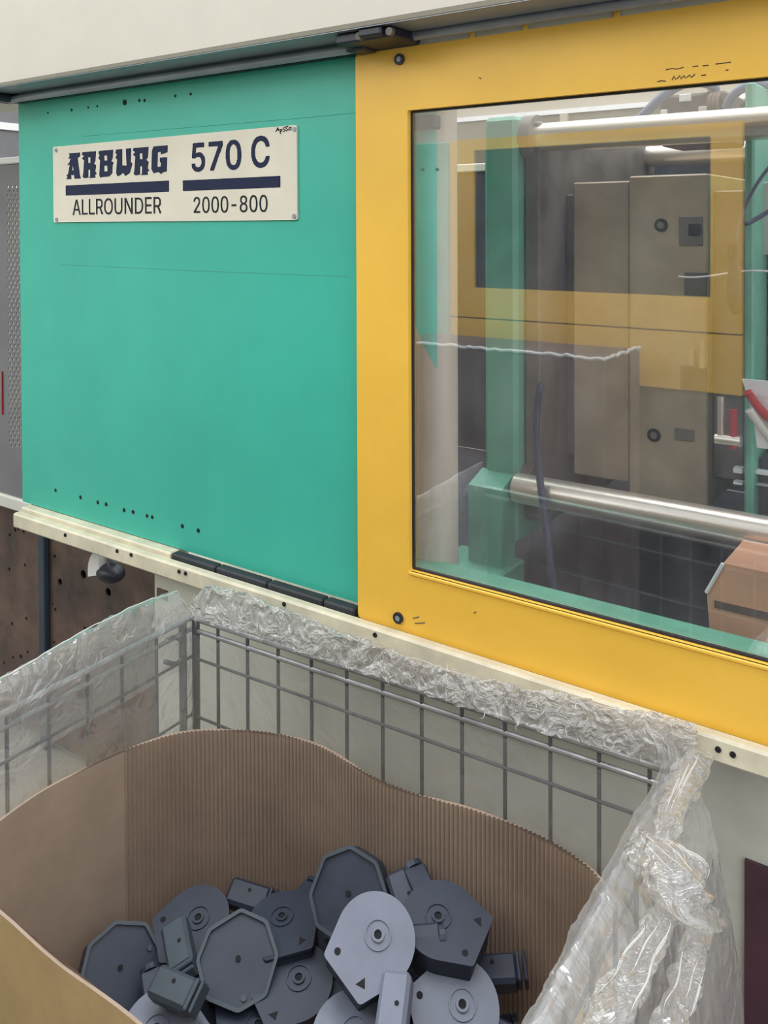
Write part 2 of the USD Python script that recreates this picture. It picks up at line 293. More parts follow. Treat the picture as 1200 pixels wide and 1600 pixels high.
# the block-letter word, drawn as polygons on a 10-unit-high grid
G = {'A': ([(1.2, 10), (1.6, 9.1), (1.0, 7.9), (2.0, 8.1), (1.5, 6.6), (.4, 5.4), (1.6, 5.7), (.8, 2), (0, 1.3), (.6, .9), (0, 0), (2.2, 0), (2.0, 1.5), (3.5, 1.5), (3.6, 0), (6.3, 0), (5.9, 1.2), (5.0, 7.9), (6.0, 8.6), (6.0, 10)], [[(2.5, 3.3), (2.8, 5.6), (3.3, 3.3)]]),
     'R': ([(.2, 10), (0, 9.1), (.8, 8.5), (0, 7.6), (.9, 6.8), (.5, 2), (.2, .6), (.9, 0), (2.6, .2), (2.6, 3.2), (3.5, 3.2), (3.4, .6), (3.0, 0), (5.6, 0), (5.4, 1.0), (6.1, 1.6), (5.5, 2.4), (5.9, 4.6), (5.0, 5.4), (5.6, 6.3), (5.9, 10)], [[(2.6, 5.7), (2.5, 7.9), (3.6, 7.9), (3.6, 5.7)]]),
     'B': ([(.4, 10), (0, 9.3), (.5, 8.3), (0, 7.2), (.7, 6.4), (.3, 1), (.6, 0), (4.4, .2), (5.6, 1.4), (5.7, 4.3), (6.2, 5.2), (5.2, 5.8), (5.8, 7), (6.0, 10)], [[(2.4, 6.2), (2.3, 8.1), (3.6, 8.1), (3.6, 6.2)], [(2.3, 2.1), (2.3, 4.3), (3.6, 4.3), (3.7, 2.1)]]),
     'U': ([(.3, 10), (0, 8.8), (.6, 8.0), (0, 7.0), (.7, 6.2), (.2, 1.2), (.8, 0), (2.0, .5), (3.0, 1.3), (3.8, 0), (5.6, 1.0), (6.3, 3.2), (6.6, 4.4), (6.0, 5.0), (6.2, 10), (4.2, 10), (4.4, 3.8), (2.6, 4.0), (2.7, 10)], []),
     'G': ([(.9, 10), (.3, 8.6), (0, 2.0), (.8, .4), (2.6, .8), (3.6, 0), (4.2, .6), (5.6, .8), (5.8, 5.8), (3.2, 5.8), (3.2, 4.4), (3.6, 3.8), (3.4, 2.6), (2.2, 2.6), (2.4, 7.8), (3.6, 7.9), (3.5, 7.0), (4.6, 7.2), (5.9, 7.6), (6.0, 10)], [])}
x0 = 0.0; polys = []
for ch in 'ARBURG':
    g = Polygon(G[ch][0], G[ch][1]).buffer(0); polys.append(affinity.translate(g, x0, 0)); x0 += 6.95
wm = cat_([ext(g, 0.01) for g in polys])
fit_text('', (104, 280), (262, 227), M['ink'], 'lettering', mesh=wm)
fit_text('ALLROUNDER', (114, 336), (252, 307), M['inkblack'], 'lettering', bold=False)
fit_text('570', (300, 269), (377, 217), M['ink'], 'lettering'); fit_text('C', (393, 263), (421, 211), M['ink'], 'lettering')
fit_text('2000-800', (303, 333), (418, 304), M['inkblack'], 'lettering', bold=False)
def scribble(t, strokes, y, r, m, name='pen_mark'):
    for s in strokes:
        P = [at(px, py, y=y) for px, py in s]; P = P if len(P) > 2 else [P[0], (P[0]+P[1])/2, P[1]]
        part(t, name, tube(P, r, 5), m)
scribble(sg, [[(431, 206), (434, 199), (436, 205)], [(432, 203), (436, 202)], [(438, 209), (438, 202), (441, 202), (440, 205), (438, 205)], [(446, 198), (443, 199), (443, 202), (446, 203), (443, 206)], [(450, 197), (447, 198), (447, 201), (450, 202), (447, 205)], [(452, 199), (451, 203), (454, 203), (455, 199), (452, 199)]], SY-.0006, 0.0009, M['inkblack'])
# yellow sliding door
DY = -0.02; wx0, wz0, wz1 = 1.1645, 0.959, 1.7313; wx1 = 2.05
dr = thing('sliding_door', 'yellow framed sliding safety door with a large clear window', 'door', (1.6, -0.01, 0.853))
frame = rrect(W, 0.8529, 2.25, 1.8367, 0.008).difference(rrect(wx0, wz0, wx1, wz1, 0.003))
part(dr, 'door_frame', xz(frame, DY, -0.002), M['yellow'])
rim = rrect(wx0-.0005, wz0-.0005, wx1, wz1+.0005, 0.003); part(dr, 'window_gasket', xz(rim.difference(rim.buffer(-.004)), -0.010, -0.004), M['black'])
part(dr, 'window_pane', box((wx0, -0.0085, wz0), (wx1, -0.0045, wz1)), M['pane'])
part(dr, 'lower_bead', box((wx0, DY-.003, wz0-.006), (wx1, DY+.004, wz0), 0.0015), M['yellow'])
for px, py in ((625, 93), (623, 965)):
    p = at(px, py, y=DY); b_ = part(dr, 'bolt', cyl(p, p+[0, -0.004, 0], 0.0095, 20), M['black']); part(b_, 'socket', cyl(p+[0, -.0035, 0], p+[0, -.0046, 0], 0.005, 6), M['rail'])
for px in (737, 820, 963): # small clips on the door's top edge
    x = at(px, 40, y=DY)[0]; part(dr, 'clip', box((x-.004, DY, 1.836), (x+.004, DY+.0035, 1.852), .001), M['yellow'])
for s in ([(1040, 109), (1050, 107), (1058, 108), (1068, 105)], [(1082, 104), (1091, 103)], [(1098, 103), (1107, 102)], [(1118, 100), (1128, 99), (1142, 97)]):
    scribble(dr, [s], DY-.0002, 0.0007, M['rust'])
scribble(dr, [[(1027, 128), (1033, 126), (1040, 127)], [(1050, 125), (1053, 119), (1056, 124)], [(1058, 123), (1062, 118), (1064, 123), (1069, 118), (1071, 122)], [(1073, 121), (1078, 117), (1080, 121), (1086, 116)], [(1096, 118), (1103, 117)], [(1134, 110), (1138, 109)], [(645, 966), (655, 964)], [(648, 974), (664, 973)], [(740, 958), (744, 956)], [(748, 121), (752, 123)]], DY-.0002, 0.0008, M['rust'])
# top cover, rail, brackets
cv = thing('machine_cover', 'cream painted top cover overhanging the green panel and yellow door', 'machine cover', (0.8, 0, 1.86))
part(cv, 'cover_shell', box((-1.2, -0.12, 1.8575), (3.2, 0.16, 2.14), 0.006), M['cream'])
part(cv, 'soffit', box((-0.0, -0.112, 1.8555), (3.1, -0.005, 1.858)), M['rail'], 'blue-grey underside of the cover')
rl = thing('guide_rail', 'slim steel guide rail with black end brackets under the cream cover', 'rail', (0.6, -0.04, 1.84))
part(rl, 'rod', cyl((0.03, -0.035, 1.843), (1.085, -0.035, 1.843), 0.0085, 20), M['rail'], smooth=30)
part(rl, 'rod', cyl((1.185, -0.035, 1.849), (3.0, -0.035, 1.849), 0.0075, 20), M['rail'], smooth=30)
part(rl, 'backing_strip', box((0.02, -0.016, 1.8375), (1.06, -0.001, 1.855)), M['black'])
part(rl, 'light_strip', box((1.06, -0.016, 1.8375), (3.0, -0.001, 1.855)), M['basegrey'], 'pale strip behind the top of the door')
part(rl, 'end_bracket', box((0.004, -0.112, 1.836), (0.05, -0.017, 1.8550), .006), M['black'])
br = part(rl, 'centre_bracket', cat_([box((1.075, -0.10, 1.838), (1.19, -0.017, 1.855), .003), box((1.066, -0.062, 1.833), (1.105, -0.022, 1.852), .003), box((1.13, -0.111, 1.841), (1.175, -0.03, 1.855), .003)]), M['black'])
for x in (1.128, 1.188):
    part(br, 'bracket_screw', cyl((x, -0.098, 1.845), (x, -0.106, 1.845), 0.0065, 14), M['steel_dark'])
# ================================================================ inside the clamping space
col = thing('corner_column', 'rounded grey column with a painted-in teal reflection just inside the left edge of the window', 'column', (1.12, 0.12, 0.86))
M['column'] = usdkit.material(stage, '/World/Looks/column_painted_reflection', {'g': ('geometry', {}), 's': ('separate_xyz', {}), 'm1': ('math', {'math_type': 'multiply_add', 'value2': 1.91, 'value3': 0.0}),
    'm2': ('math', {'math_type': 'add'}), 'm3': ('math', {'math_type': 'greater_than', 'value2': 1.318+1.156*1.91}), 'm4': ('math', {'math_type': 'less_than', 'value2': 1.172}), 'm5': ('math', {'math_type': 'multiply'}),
    'mx': ('mix', {'color1': lin(222, 208, 192), 'color2': lin(124, 214, 200)}), 'p': ('principled_bsdf', {'roughness': 0.3, 'metallic': 0.05})},  # teal above the diagonal is a reflection painted into the colour
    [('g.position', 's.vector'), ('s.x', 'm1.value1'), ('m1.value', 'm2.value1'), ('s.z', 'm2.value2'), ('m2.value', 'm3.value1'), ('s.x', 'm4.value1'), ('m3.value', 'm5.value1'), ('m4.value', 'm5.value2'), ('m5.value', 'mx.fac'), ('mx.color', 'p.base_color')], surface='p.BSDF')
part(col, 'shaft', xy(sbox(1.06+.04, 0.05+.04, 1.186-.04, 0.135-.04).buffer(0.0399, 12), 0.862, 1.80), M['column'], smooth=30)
part(col, 'head_block', box((at(630, 190, y=.035)[0], 0.025, at(650, 204, y=.035)[2]), (at(683, 190, y=.035)[0], 0.049, at(650, 182, y=.035)[2]), .003), M['black'])
for px, py in ((661, 265), (684, 265)): p = at(px, py, y=0.05); part(col, 'screw', cyl(p, p+[0, -.003, 0], 0.003, 8), M['hole'])
sl = solo('window_sill_beam', box((1.06, 0.012, 0.882), (2.9, 0.07, 0.951), .003), M['teal_pale'], 'teal green sill beam along the bottom inside the window', 'sill')
def bolt(t, x, y, z, r=0.016):
    b = part(t, 'bolt_washer', cyl((x, y, z), (x, y, z+.006), r*1.35, 20), M['steel_dark']); part(b, 'bolt_head', cyl((x, y, z+.005), (x, y, z+.024), r, 6), M['steel_dark'])
pl = thing('moving_platen', 'tall teal green moving platen with a bolted foot, left of the mould', 'platen', (1.19, 0.6, 0.86))
pp = Polygon([(1.158, .862), (1.228, .862), (1.228, 1.745), (1.158, 1.745)])
part(pl, 'plate', box((1.158, 0.25, 0.935), (1.228, 0.96, 1.745), .008), M['teal_dark'])
part(pl, 'foot', trimesh.convex.convex_hull(np.array([(x, y, z) for x in (1.152, 1.222) for y, z in ((.20, .862), (.20, 1.05), (.255, 1.07), (.255, .862))])), M['teal_dark'])
part(pl, 'base_flange', box((1.095, 0.16, 0.861), (1.235, 0.27, 0.905), .004), M['teal_dark']); bolt(pl, 1.116, 0.183, 0.905)
part(pl, 'face_plate', box((1.229, 0.28, 0.98), (1.262, 0.93, 1.735), .004), M['steel_dark'])
for z in (1.045, 1.705): part(pl, 'bar_collar', cyl((1.226, .30, z), (1.25, .30, z), 0.044, 28), M['steel_dark'], 'brown steel collar round a tie bar', smooth=30)
sp = thing('fixed_platen', 'teal green fixed platen edge at the right of the window', 'platen', (1.68, 0.6, 0.86))
fx0, fx1 = at(1163, 420, y=.33)[0], at(1178, 420, y=.33)[0]
part(sp, 'plate', box((fx0, 0.33, 0.862), (fx1, 0.95, 1.78), .004), M['teal_dark'])
part(sp, 'backing', box((fx1+.001, 0.42, 0.95), (1.72, 0.95, 1.58), .004), M['purple'])
part(sp, 'lower_shelf', box((fx1+.001, 0.36, 1.0), (1.9, 0.95, 1.14), .006), M['dark'])
def tbar(y, z, label): return solo('tie_bar', cyl((1.228, y, z), (2.6, y, z), 0.0275, 40), M['chrome'], label, 'tie bar', smooth=30)
tbar(0.30, 1.705, 'upper front chrome tie bar crossing the top of the window'); tbar(0.25, 1.045, 'thick lower front chrome tie bar crossing the bottom of the window')
tbar(0.88, 1.705, 'dim upper rear tie bar just below and behind the bright one')
for kx, (x0, x1, z0, z1, lab, y) in enumerate(((1.285, 1.399, 1.05, 1.622, 'worn steel mould half on the moving platen side, left of the seam', .38), (1.401, 1.545, 1.03, 1.63, 'worn steel mould half with bolt holes, right of the seam', .37))):
    md = thing('mould_half', lab, 'mould', ((x0+x1)/2, .58, 1.03))
    part(md, 'block', box((x0, y, z0), (x1, 0.82, z1), .003), M['steel'])
    part(md, 'clamp_plate', box((1.262 if kx == 0 else 1.546, .40, 1.08), (1.284 if kx == 0 else 1.60, .80, 1.60), .003), M['steel_dark'])
    if kx == 1:
        for px, py in ((1033, 352), (1022, 680)):
            p = at(px, py, y=y); h = part(md, 'bolt_hole', cyl(p+[0, .001, 0], p+[0, -.002, 0], .0125, 20), M['hole']); part(h, 'bolt_head', cyl(p+[0, -.0015, 0], p+[0, -.0035, 0], .007, 6), M['steel_dark'])
        for (a, b, c, d) in ((1062, 338, 1098, 384), (1070, 425, 1105, 462), (1064, 570, 1105, 612), (1055, 668, 1085, 690)):
            A, B = at(a, b, y=y), at(c, d, y=y); pk = part(md, 'pocket_plate', box((A[0], y-.004, B[2]), (B[0], y+.001, A[2]), .001), M['steel_dark'])
            if b == 338: A, B = at(1077, 350, y=y), at(1097, 369, y=y); part(pk, 'pocket', box((A[0], y-.006, B[2]), (B[0], y-.003, A[2])), M['hole'])
        for px, y0, y1 in ((1080, 545, 570), (1097, 530, 575)): A, B = at(px, y0, y=y-.02), at(px, y1, y=y-.02); part(md, 'fitting', cyl(A, B, .006, 12), M['steel'])
rg = thing('rear_guard', 'dark rear guard wall closing the back of the clamping space', 'guard', (1.9, 1.12, 0.8))
part(rg, 'panel', box((0.35, 1.10, 0.862), (2.9, 1.13, 1.70)), M['dark']); part(rg, 'left_panel', box((0.45, 0.25, 0.862), (0.48, 1.099, 1.66)), M['teal_dark'])
part(rg, 'top_rail', box((0.35, 1.09, 1.70), (2.9, 1.14, 1.725), .003), M['cream'])
def hose(pts, r, m, label): return solo('hose', tube(spline(pts, 28), r, 10), m, label, 'hose', smooth=True)
hose([at(845, 600, y=.22), at(838, 680, y=.22), at(845, 760, y=.215), at(858, 860, y=.2), at(866, 950, y=.18)], .007, M['hose_dark'], 'dark blue hose hanging in front of the lower tie bar')
hose([at(985, 200, y=.5), at(1020, 165, y=.5), at(1055, 137, y=.5), at(1090, 128, y=.55), at(1110, 140, y=.7)], .010, M['hose'], 'pale blue hose rising left of the connector block above the tie bar')
hose([at(1135, 170, y=.5), at(1150, 145, y=.48), at(1180, 132, y=.45), at(1230, 135, y=.42)], .009, M['hose'], 'pale blue hose bending right from the connector block')
hose([at(1160, 165, y=.52), at(1172, 150, y=.5), at(1172, 120, y=.48)], .005, M['hose_dark'], 'thin dark hose at the upper right of the window')
hose([at(1165, 350, y=.28), at(1185, 340, y=.3), at(1215, 320, y=.32)], .004, M['hose_dark'], 'thin dark cable in front of the pale panel at the right')
hose([at(1168, 612, y=.30), at(1185, 636, y=.31), at(1215, 665, y=.32)], .007, M['red'], 'red hose in front of the white sheet at the right')
hose([at(1170, 640, y=.30), at(1190, 668, y=.31), at(1215, 700, y=.32)], .007, M['basegrey'], 'grey hose below the red one at the right')
cb = thing('connector_block', 'brown hydraulic connector block with white tags above the upper tie bar', 'connector', tuple(at(1080, 185, y=.6)))
A, B = at(1030, 150, y=.6), at(1135, 200, y=.6)
part(cb, 'block', box((A[0], .6, B[2]-.03), (B[0], .75, A[2]), .006), M['rust'])
for (a, b, c, d) in ((1092, 167, 1110, 176), (1033, 172, 1043, 182), (1062, 148, 1080, 158)): A2, B2 = at(a, b, y=.598), at(c, d, y=.598); part(cb, 'tag', box((A2[0], .594, B2[2]), (B2[0], .6, A2[2]), .001), M['white'])
part(cb, 'red_valve', cyl(at(1040, 193, y=.585), at(1088, 190, y=.585), .008, 12), M['red'])
for px in (1112, 1118, 1124): part(cb, 'ribbed_ring', tube([at(px, 165, y=.57)+np.array([0, .022*math.cos(t), .022*math.sin(t)]) for t in np.linspace(0, 2*PI, 17)[:-1]], .004, 6, closed=True), M['rust'])
A, B = at(1166, 590, y=.34), at(1215, 690, y=.34)
solo('white_sheet', xz(Polygon([(A[0]-.002, A[2]), (B[0]+.2, A[2]), (B[0]+.2, B[2]-.01), (A[0]+.022, B[2]-.01), (A[0]+.016, A[2]-.06)]), .320, .328), M['white'], 'white sheet behind the red hose at the right edge', 'sheet')
A, B = at(1168, 285, y=.40), at(1215, 398, y=.40)
solo('pale_panel', box((A[0], .398, B[2]), (B[0]+.2, .41, A[2]), .002), M['basegrey'], 'pale grey panel beside the fixed platen at the right edge', 'panel')
for a, b, c, d in ((1146, 730, 1160, 740), (1146, 752, 1160, 758), (1180, 735, 1215, 745), (1180, 757, 1215, 762)):
    A, B = at(a, b, y=.345), at(c, d, y=.345); part(sp, 'white_strip', box((A[0], .343, B[2]), (B[0], .36, A[2])), M['white'])
A = at(1125, 670, y=.3); vf = thing('valve_fitting', 'small bright pipe fitting right of the mould', 'fitting', tuple(A))
part(vf, 'pipe', cyl(at(1118, 686, y=.31), at(1158, 690, y=.31), .010, 14), M['chrome'], smooth=30); part(vf, 'stem', cyl(at(1126, 620, y=.31), at(1126, 690, y=.31), .006, 12), M['chrome'], smooth=30)
part(vf, 'nut', cyl(at(1146, 640, y=.31), at(1146, 700, y=.31), .007, 6), M['red'])
hose([at(1060, 432, y=.30), at(1110, 431, y=.29), at(1150, 425, y=.28), at(1200, 424, y=.28)], .0016, M['white'], 'thin white cable crossing in front of the fixed platen')
hp = at(1148, 440, y=.26); hg = thing('hanging_plug', 'black pointed plug hanging beside the fixed platen', 'plug', tuple(hp))
pr_ = [(.0, .105), (.013, .104), (.014, .06), (.010, .05), (.012, .02), (.017, -.02), (.014, -.055), (.006, -.085), (0, -.09)]
lm = trimesh.creation.revolve(np.array(pr_)[::-1]*[.9, .62], sections=18); lm.apply_translation(hp); part(hg, 'body', lm, M['black'], smooth=40)
part(hg, 'cord', tube(spline([hp+[0, 0, .062], hp+[.01, .02, .12], hp+[.05, .06, .2]], 10), .003, 6), M['hose_dark'], smooth=True)
# brown box at the lower right inside
P = [at(1104, 925, y=.10), at(1130, 880, y=.10), at(1260, 893, y=.10)]
zt, zb = P[1][2], 0.862
poly = Polygon([(P[0][0], P[0][2]), (P[1][0], zt), (P[1][0]+.3, zt), (P[1][0]+.3, zb), (P[0][0]+.01, zb)])
bx_ = thing('brown_box', 'reddish brown box with a chamfered corner under the lower tie bar at the right', 'box', (P[1][0]+.1, .15, zb))
part(bx_, 'body', xz(poly, .10, .22), M['brown']); A, B = at(1108, 940, y=.10), at(1215, 955, y=.10)
part(bx_, 'tape', box((P[0][0]+.012, .097, A[2]-.006), (P[1][0]+.3, .10, A[2]+.004)), M['rust'])
part(bx_, 'edge_strip', tube([P[0]+[0, -.002, 0], (P[0]+P[1])/2+[0, -.002, 0], P[1]+[0, -.002, 0]], .003, 6), M['white'])
# ================================================================ left of and below the machine
PB = 0.30
pb = thing('perforated_plate', 'dark rusty steel plate with drilled holes below the left end of the ledge', 'plate', (-.3, PB, 0))
cut = at(75, 840, y=PB)[0]
dots = [(110, 130, 3.6), (130, 122, 3), (170, 140, 3.2), (70, 165, 3), (395, 320, 3.4), (290, 350, 4), (180, 383, 3.2), (68, 412, 3.2), (432, 505, 6), (600, 450, 7.5), (780, 578, 7), (400, 705, 3.4), (300, 737, 3.4), (190, 770, 3.6), (88, 808, 3.4), (378, 665, 2.6), (612, 840, 3.4), (390, 940, 3.2), (297, 980, 3.2), (200, 1012, 3.2), (150, 1045, 4.2), (95, 1050, 3), (30, 1090, 3)]
left, right = sbox(-1.6, 0.02, cut-.012, .81), sbox(cut-.012, 0.02, .431, .81); hs = []
for dx, dy, r in dots:
    p = at(dx/4.615, 800+dy/4.615, y=PB); rr = r*0.00165; hs.append(Point(p[0], p[2]).buffer(rr, 5))
hs = unary_union(hs)
part(pb, 'sheet', xz(left.difference(hs), PB, PB+.006), M['rust']); part(pb, 'sheet', xz(right.difference(hs), PB, PB+.006), M['rust'])
part(pb, 'backing', box((-1.6, PB+.02, .02), (.431, PB+.03, .81)), M['hole'])
part(pb, 'strut', box((cut-.022, PB-.02, 0.0), (cut+.008, PB-.001, .83), .003), mat('strut_blue', lin(52, 68, 82), 0.5), 'blue-grey vertical strut')
kp = at(168, 888, y=.06)
kb = thing('round_knob', 'half white half black round knob hanging under the cream ledge', 'knob', tuple(kp))
def ellip(c, r, n=3):
    m = trimesh.creation.icosphere(n, 1.0); m.apply_scale(r); m.apply_translation(c); return m
part(kb, 'black_cap', ellip(kp+[.012, 0, -.008], (.038, .03, .022)), M['black'], smooth=True)
fan = Polygon([(0, 0)]+[(-.042*math.sin(t), -.002+.058*math.cos(t)) for t in np.linspace(0, 1.75, 12)])
part(kb, 'white_fin', xz(affinity.translate(fan, kp[0]-.003, kp[2]-.01), kp[1]-.022, kp[1]+.0), M['white'])
part(kb, 'stem', cyl(kp+[.008, .01, 0], (kp[0]+.008, .01+kp[1], .828), .010, 12), M['rail'])
# perforated guard at the far left edge
pg = thing('perforated_guard', 'grey perforated guard sheet at the far left edge behind the green panel', 'guard', (-.2, .14, .78))
hol = []
for i in range(58):
    for j in range(3):
        p = at(12+j*6.5+(i % 2)*3+i*.06, 292+i*7.1, y=.14)
        hol.append(Point(p[0], p[2]).buffer(.0045, 3))
gl, gr_ = at(-60, 400, y=.14)[0], .01
part(pg, 'sheet', xz(sbox(gl-.3, .79, gr_, 1.715).difference(unary_union(hol)), .14, .143), M['guard'])
part(pg, 'top_edge', box((gl-.3, .132, 1.712), (gr_, .15, 1.73), .003), M['white'])
part(pg, 'red_label', box((-.30, .136, 1.02), (at(5, 600, y=.14)[0], .139, 1.14)), M['red'])
part(pg, 'foot_rail', box((gl-.3, .13, .765), (gr_, .16, .80), .004), M['basegrey'])
part(pg, 'post', box((gl-.3, .13, 0), (gl-.26, .16, .79), .004), M['basegrey'])
# ================================================================ the wire basket
TH = 0.04796; O = np.array([0.7243, -0.1048, 0.0]); E1 = np.array([math.cos(TH), math.sin(TH), 0]); E2 = np.array([math.sin(TH), -math.cos(TH), 0])
BW, BD, RZ = 0.8925, 0.86, 0.80
def L(a, b, z): return O+a*E1+b*E2+np.array([0, 0, z])
def loc(P): d = np.array(P)-O; return np.array([d@E1, d@E2, P[2]])
Rb = rotz(TH)
bk = thing('wire_basket', 'galvanised wire mesh basket standing in front of the machine', 'wire basket', tuple(L(BW/2, BD/2, 0)), Rb)
for z, r in ((RZ, .0055), (RZ-.022, .0045)):
    for a0, b0, a1, b1 in ((0, 0, BW, 0), (0, 0, 0, BD), (BW, 0, BW, BD), (0, BD, BW, BD)):
        part(bk, 'rim_rod', cyl(L(a0, b0, z), L(a1, b1, z), r, 10), M['rod'], smooth=30)
pn = O
back_px = [341, 387, 435, 487, 542, 598, 659, 722, 789, 860, 936, 1015]
left_px = [245, 191, 137, 76, 10]
back_a = [loc(atp(px, 1060+(px-340)*.33, O, E2))[0] for px in back_px]
left_b = [loc(atp(px, 1100, O, E1))[1] for px in left_px]
while left_b[-1] < BD-.09: left_b.append(left_b[-1]+.078)
ZB = 0.26
for a in back_a: part(bk, 'wire', cyl(L(a, 0, RZ), L(a, 0, ZB), .0032, 8), M['wire'], smooth=30)
for b in left_b: part(bk, 'wire', cyl(L(0, b, RZ), L(0, b, ZB), .0032, 8), M['wire'], smooth=30)
for b in np.arange(.07, BD-.03, .078): part(bk, 'wire', cyl(L(BW, b, RZ), L(BW, b, ZB), .0032, 8), M['wire'], smooth=30)
for a in np.arange(.07, BW-.03, .074): part(bk, 'wire', cyl(L(a, BD, RZ), L(a, BD, ZB), .0032, 8), M['wire'], smooth=30)
for z in (.727, .617, .507, .397, .297):
    for a0, b0, a1, b1 in ((0, 0.003, BW, 0.003), (0.003, 0, 0.003, BD), (BW-.003, 0, BW-.003, BD), (0, BD-.003, BW, BD-.003)):
        part(bk, 'cross_wire', cyl(L(a0, b0, z), L(a1, b1, z), .0026, 8), M['wire'], smooth=30)
for a, b in ((0.012, 0), (0, .022), (BW, 0), (0, BD), (BW, BD)):
    part(bk, 'corner_post', cyl(L(a, b, 0), L(a, b, RZ), .0075, 12), M['wire'], smooth=30)
hk = [L(.0, .03, .775), L(.0, -.005, .775), L(-.0, -.02, .765), L(.0, -.022, .745), L(.0, -.015, .73), L(0, .008, .727), L(0, .03, .727)]
hk = [atp(px, py, L(.0, .014, 0), E1) for px, py in ((263, 1000), (278, 997), (286, 1006), (286, 1022), (280, 1034), (268, 1037), (258, 1034))]
part(bk, 'hook', tube(spline(hk, 20), .0045, 8), M['wire'], 'bent wire hook at the back corner', smooth=True)
part(bk, 'base_tray', trimesh.convex.convex_hull(np.array([L(a, b, z) for a in (0, BW) for b in (0, BD) for z in (ZB-.012, ZB)])), M['wire'])
# ---------------------------------------------------------------- corrugated cardboard liner: its top edge is level, its plan read from the photograph
CZ = 0.67
edge = [(0, 1285), (60, 1240), (120, 1205), (180, 1180), (250, 1150), (330, 1140), (430, 1143), (480, 1158), (540, 1190), (600, 1215), (700, 1255), (800, 1285), (860, 1310), (920, 1355), (960, 1400), (983, 1450)]
pl2 = [loc(at(px, py, z=CZ))[:2] for px, py in edge]
fl = [loc(at(px, py, z=CZ))[:2] for px, py in ((0, 1425), (60, 1463), (130, 1528), (210, 1600))]
pl2 = [(float(np.clip(a, .03, .862)), float(np.clip(b, .03, 9))) for a, b in pl2]
rightside = [(.862, .12), (.862, .25), (.862, .38), (.83, .49), (.74, .545)]
leftside = [(.045, .47), (.085, .525)]
ring = pl2+rightside+[(.6, .556)]+[(float(a), float(b)) for a, b in fl[::-1] if a > .14]+leftside[::-1]
ringc = Polygon(ring).buffer(.0)
pts = np.array(ring+[ring[0]])
from scipy.interpolate import splprep, splev
tck, uu = splprep(pts.T, s=0.0006, per=True); fine = np.array(splev(np.linspace(0, 1, 4001)[:-1], tck)).T
seg = np.linalg.norm(np.roll(fine, -1, 0)-fine, axis=1); s_ = np.r_[0, np.cumsum(seg)][:-1]; Ltot = seg.sum()
nfl = int(Ltot/0.0072); NS = nfl*6; st = np.linspace(0, Ltot, NS, endpoint=False)
cx_ = np.interp(st, s_, fine[:, 0], period=Ltot); cy_ = np.interp(st, s_, fine[:, 1], period=Ltot); cp = np.stack([cx_, cy_], 1)
tg = np.roll(cp, -3, 0)-np.roll(cp, 3, 0); tg /= np.linalg.norm(tg, axis=1, keepdims=True)
cen = cp.mean(0); nin = np.stack([-tg[:, 1], tg[:, 0]], 1); sgn = np.sign(np.sum((cen-cp)*nin, 1).sum()); nin *= sgn
plain = (cp[:, 0] < .07) & (cp[:, 1] > .21) | (cp[:, 1] > .5)
wave = np.where(plain, -.0006, 0.0021*np.cos(2*PI*np.arange(NS)/6))
zs = np.array([ZB+.012, .40, .52, .60, CZ-.0005]); inner = np.zeros((NS+1, len(zs)+3, 3))
idx = np.r_[np.arange(NS), 0]
for j, z in enumerate(zs):
    q = cp+nin*(wave+.0023)[:, None]; inner[:, j] = np.array([L(a, b, z) for a, b in q])[idx]
topz = CZ+0.003*np.sin(np.arange(NS)*2*PI/NS*9)+.0015*rng.standard_normal(NS).cumsum()*0.02
zz = topz[idx]
q = cp+nin*(wave+.0023)[:, None]; t0 = np.array([L(a, b, 0) for a, b in q])[idx]; t0[:, 2] = zz; inner[:, len(zs)] = t0
q = cp-nin*.0025; t1 = np.array([L(a, b, 0) for a, b in q])[idx]; t1[:, 2] = zz; inner[:, len(zs)+1] = t1
t2 = t1.copy(); t2[:, 2] = ZB+.012; inner[:, len(zs)+2] = t2
ccm = grid(inner[:, :len(zs)+2])
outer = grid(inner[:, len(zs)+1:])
cl = thing('cardboard_liner', 'tall brown corrugated cardboard liner curved round inside the wire basket', 'cardboard', tuple(L(.45, .3, ZB)), Rb)
part(cl, 'corrugated_wall', ccm, M['card'], smooth=50); part(cl, 'outer_sheet', outer, M['card_lit'], 'smooth outer face, its tan lightened for the light falling on it', smooth=50)
fl_poly = Polygon(cp[::6]).buffer(-.003)
v3 = xy(fl_poly, 0, .008); vv = np.array([L(a, b, ZB+.002+z) for a, b, z in np.array(v3.vertices)]); part(cl, 'base_sheet', trimesh.Trimesh(vv, v3.faces, process=False), M['card'])
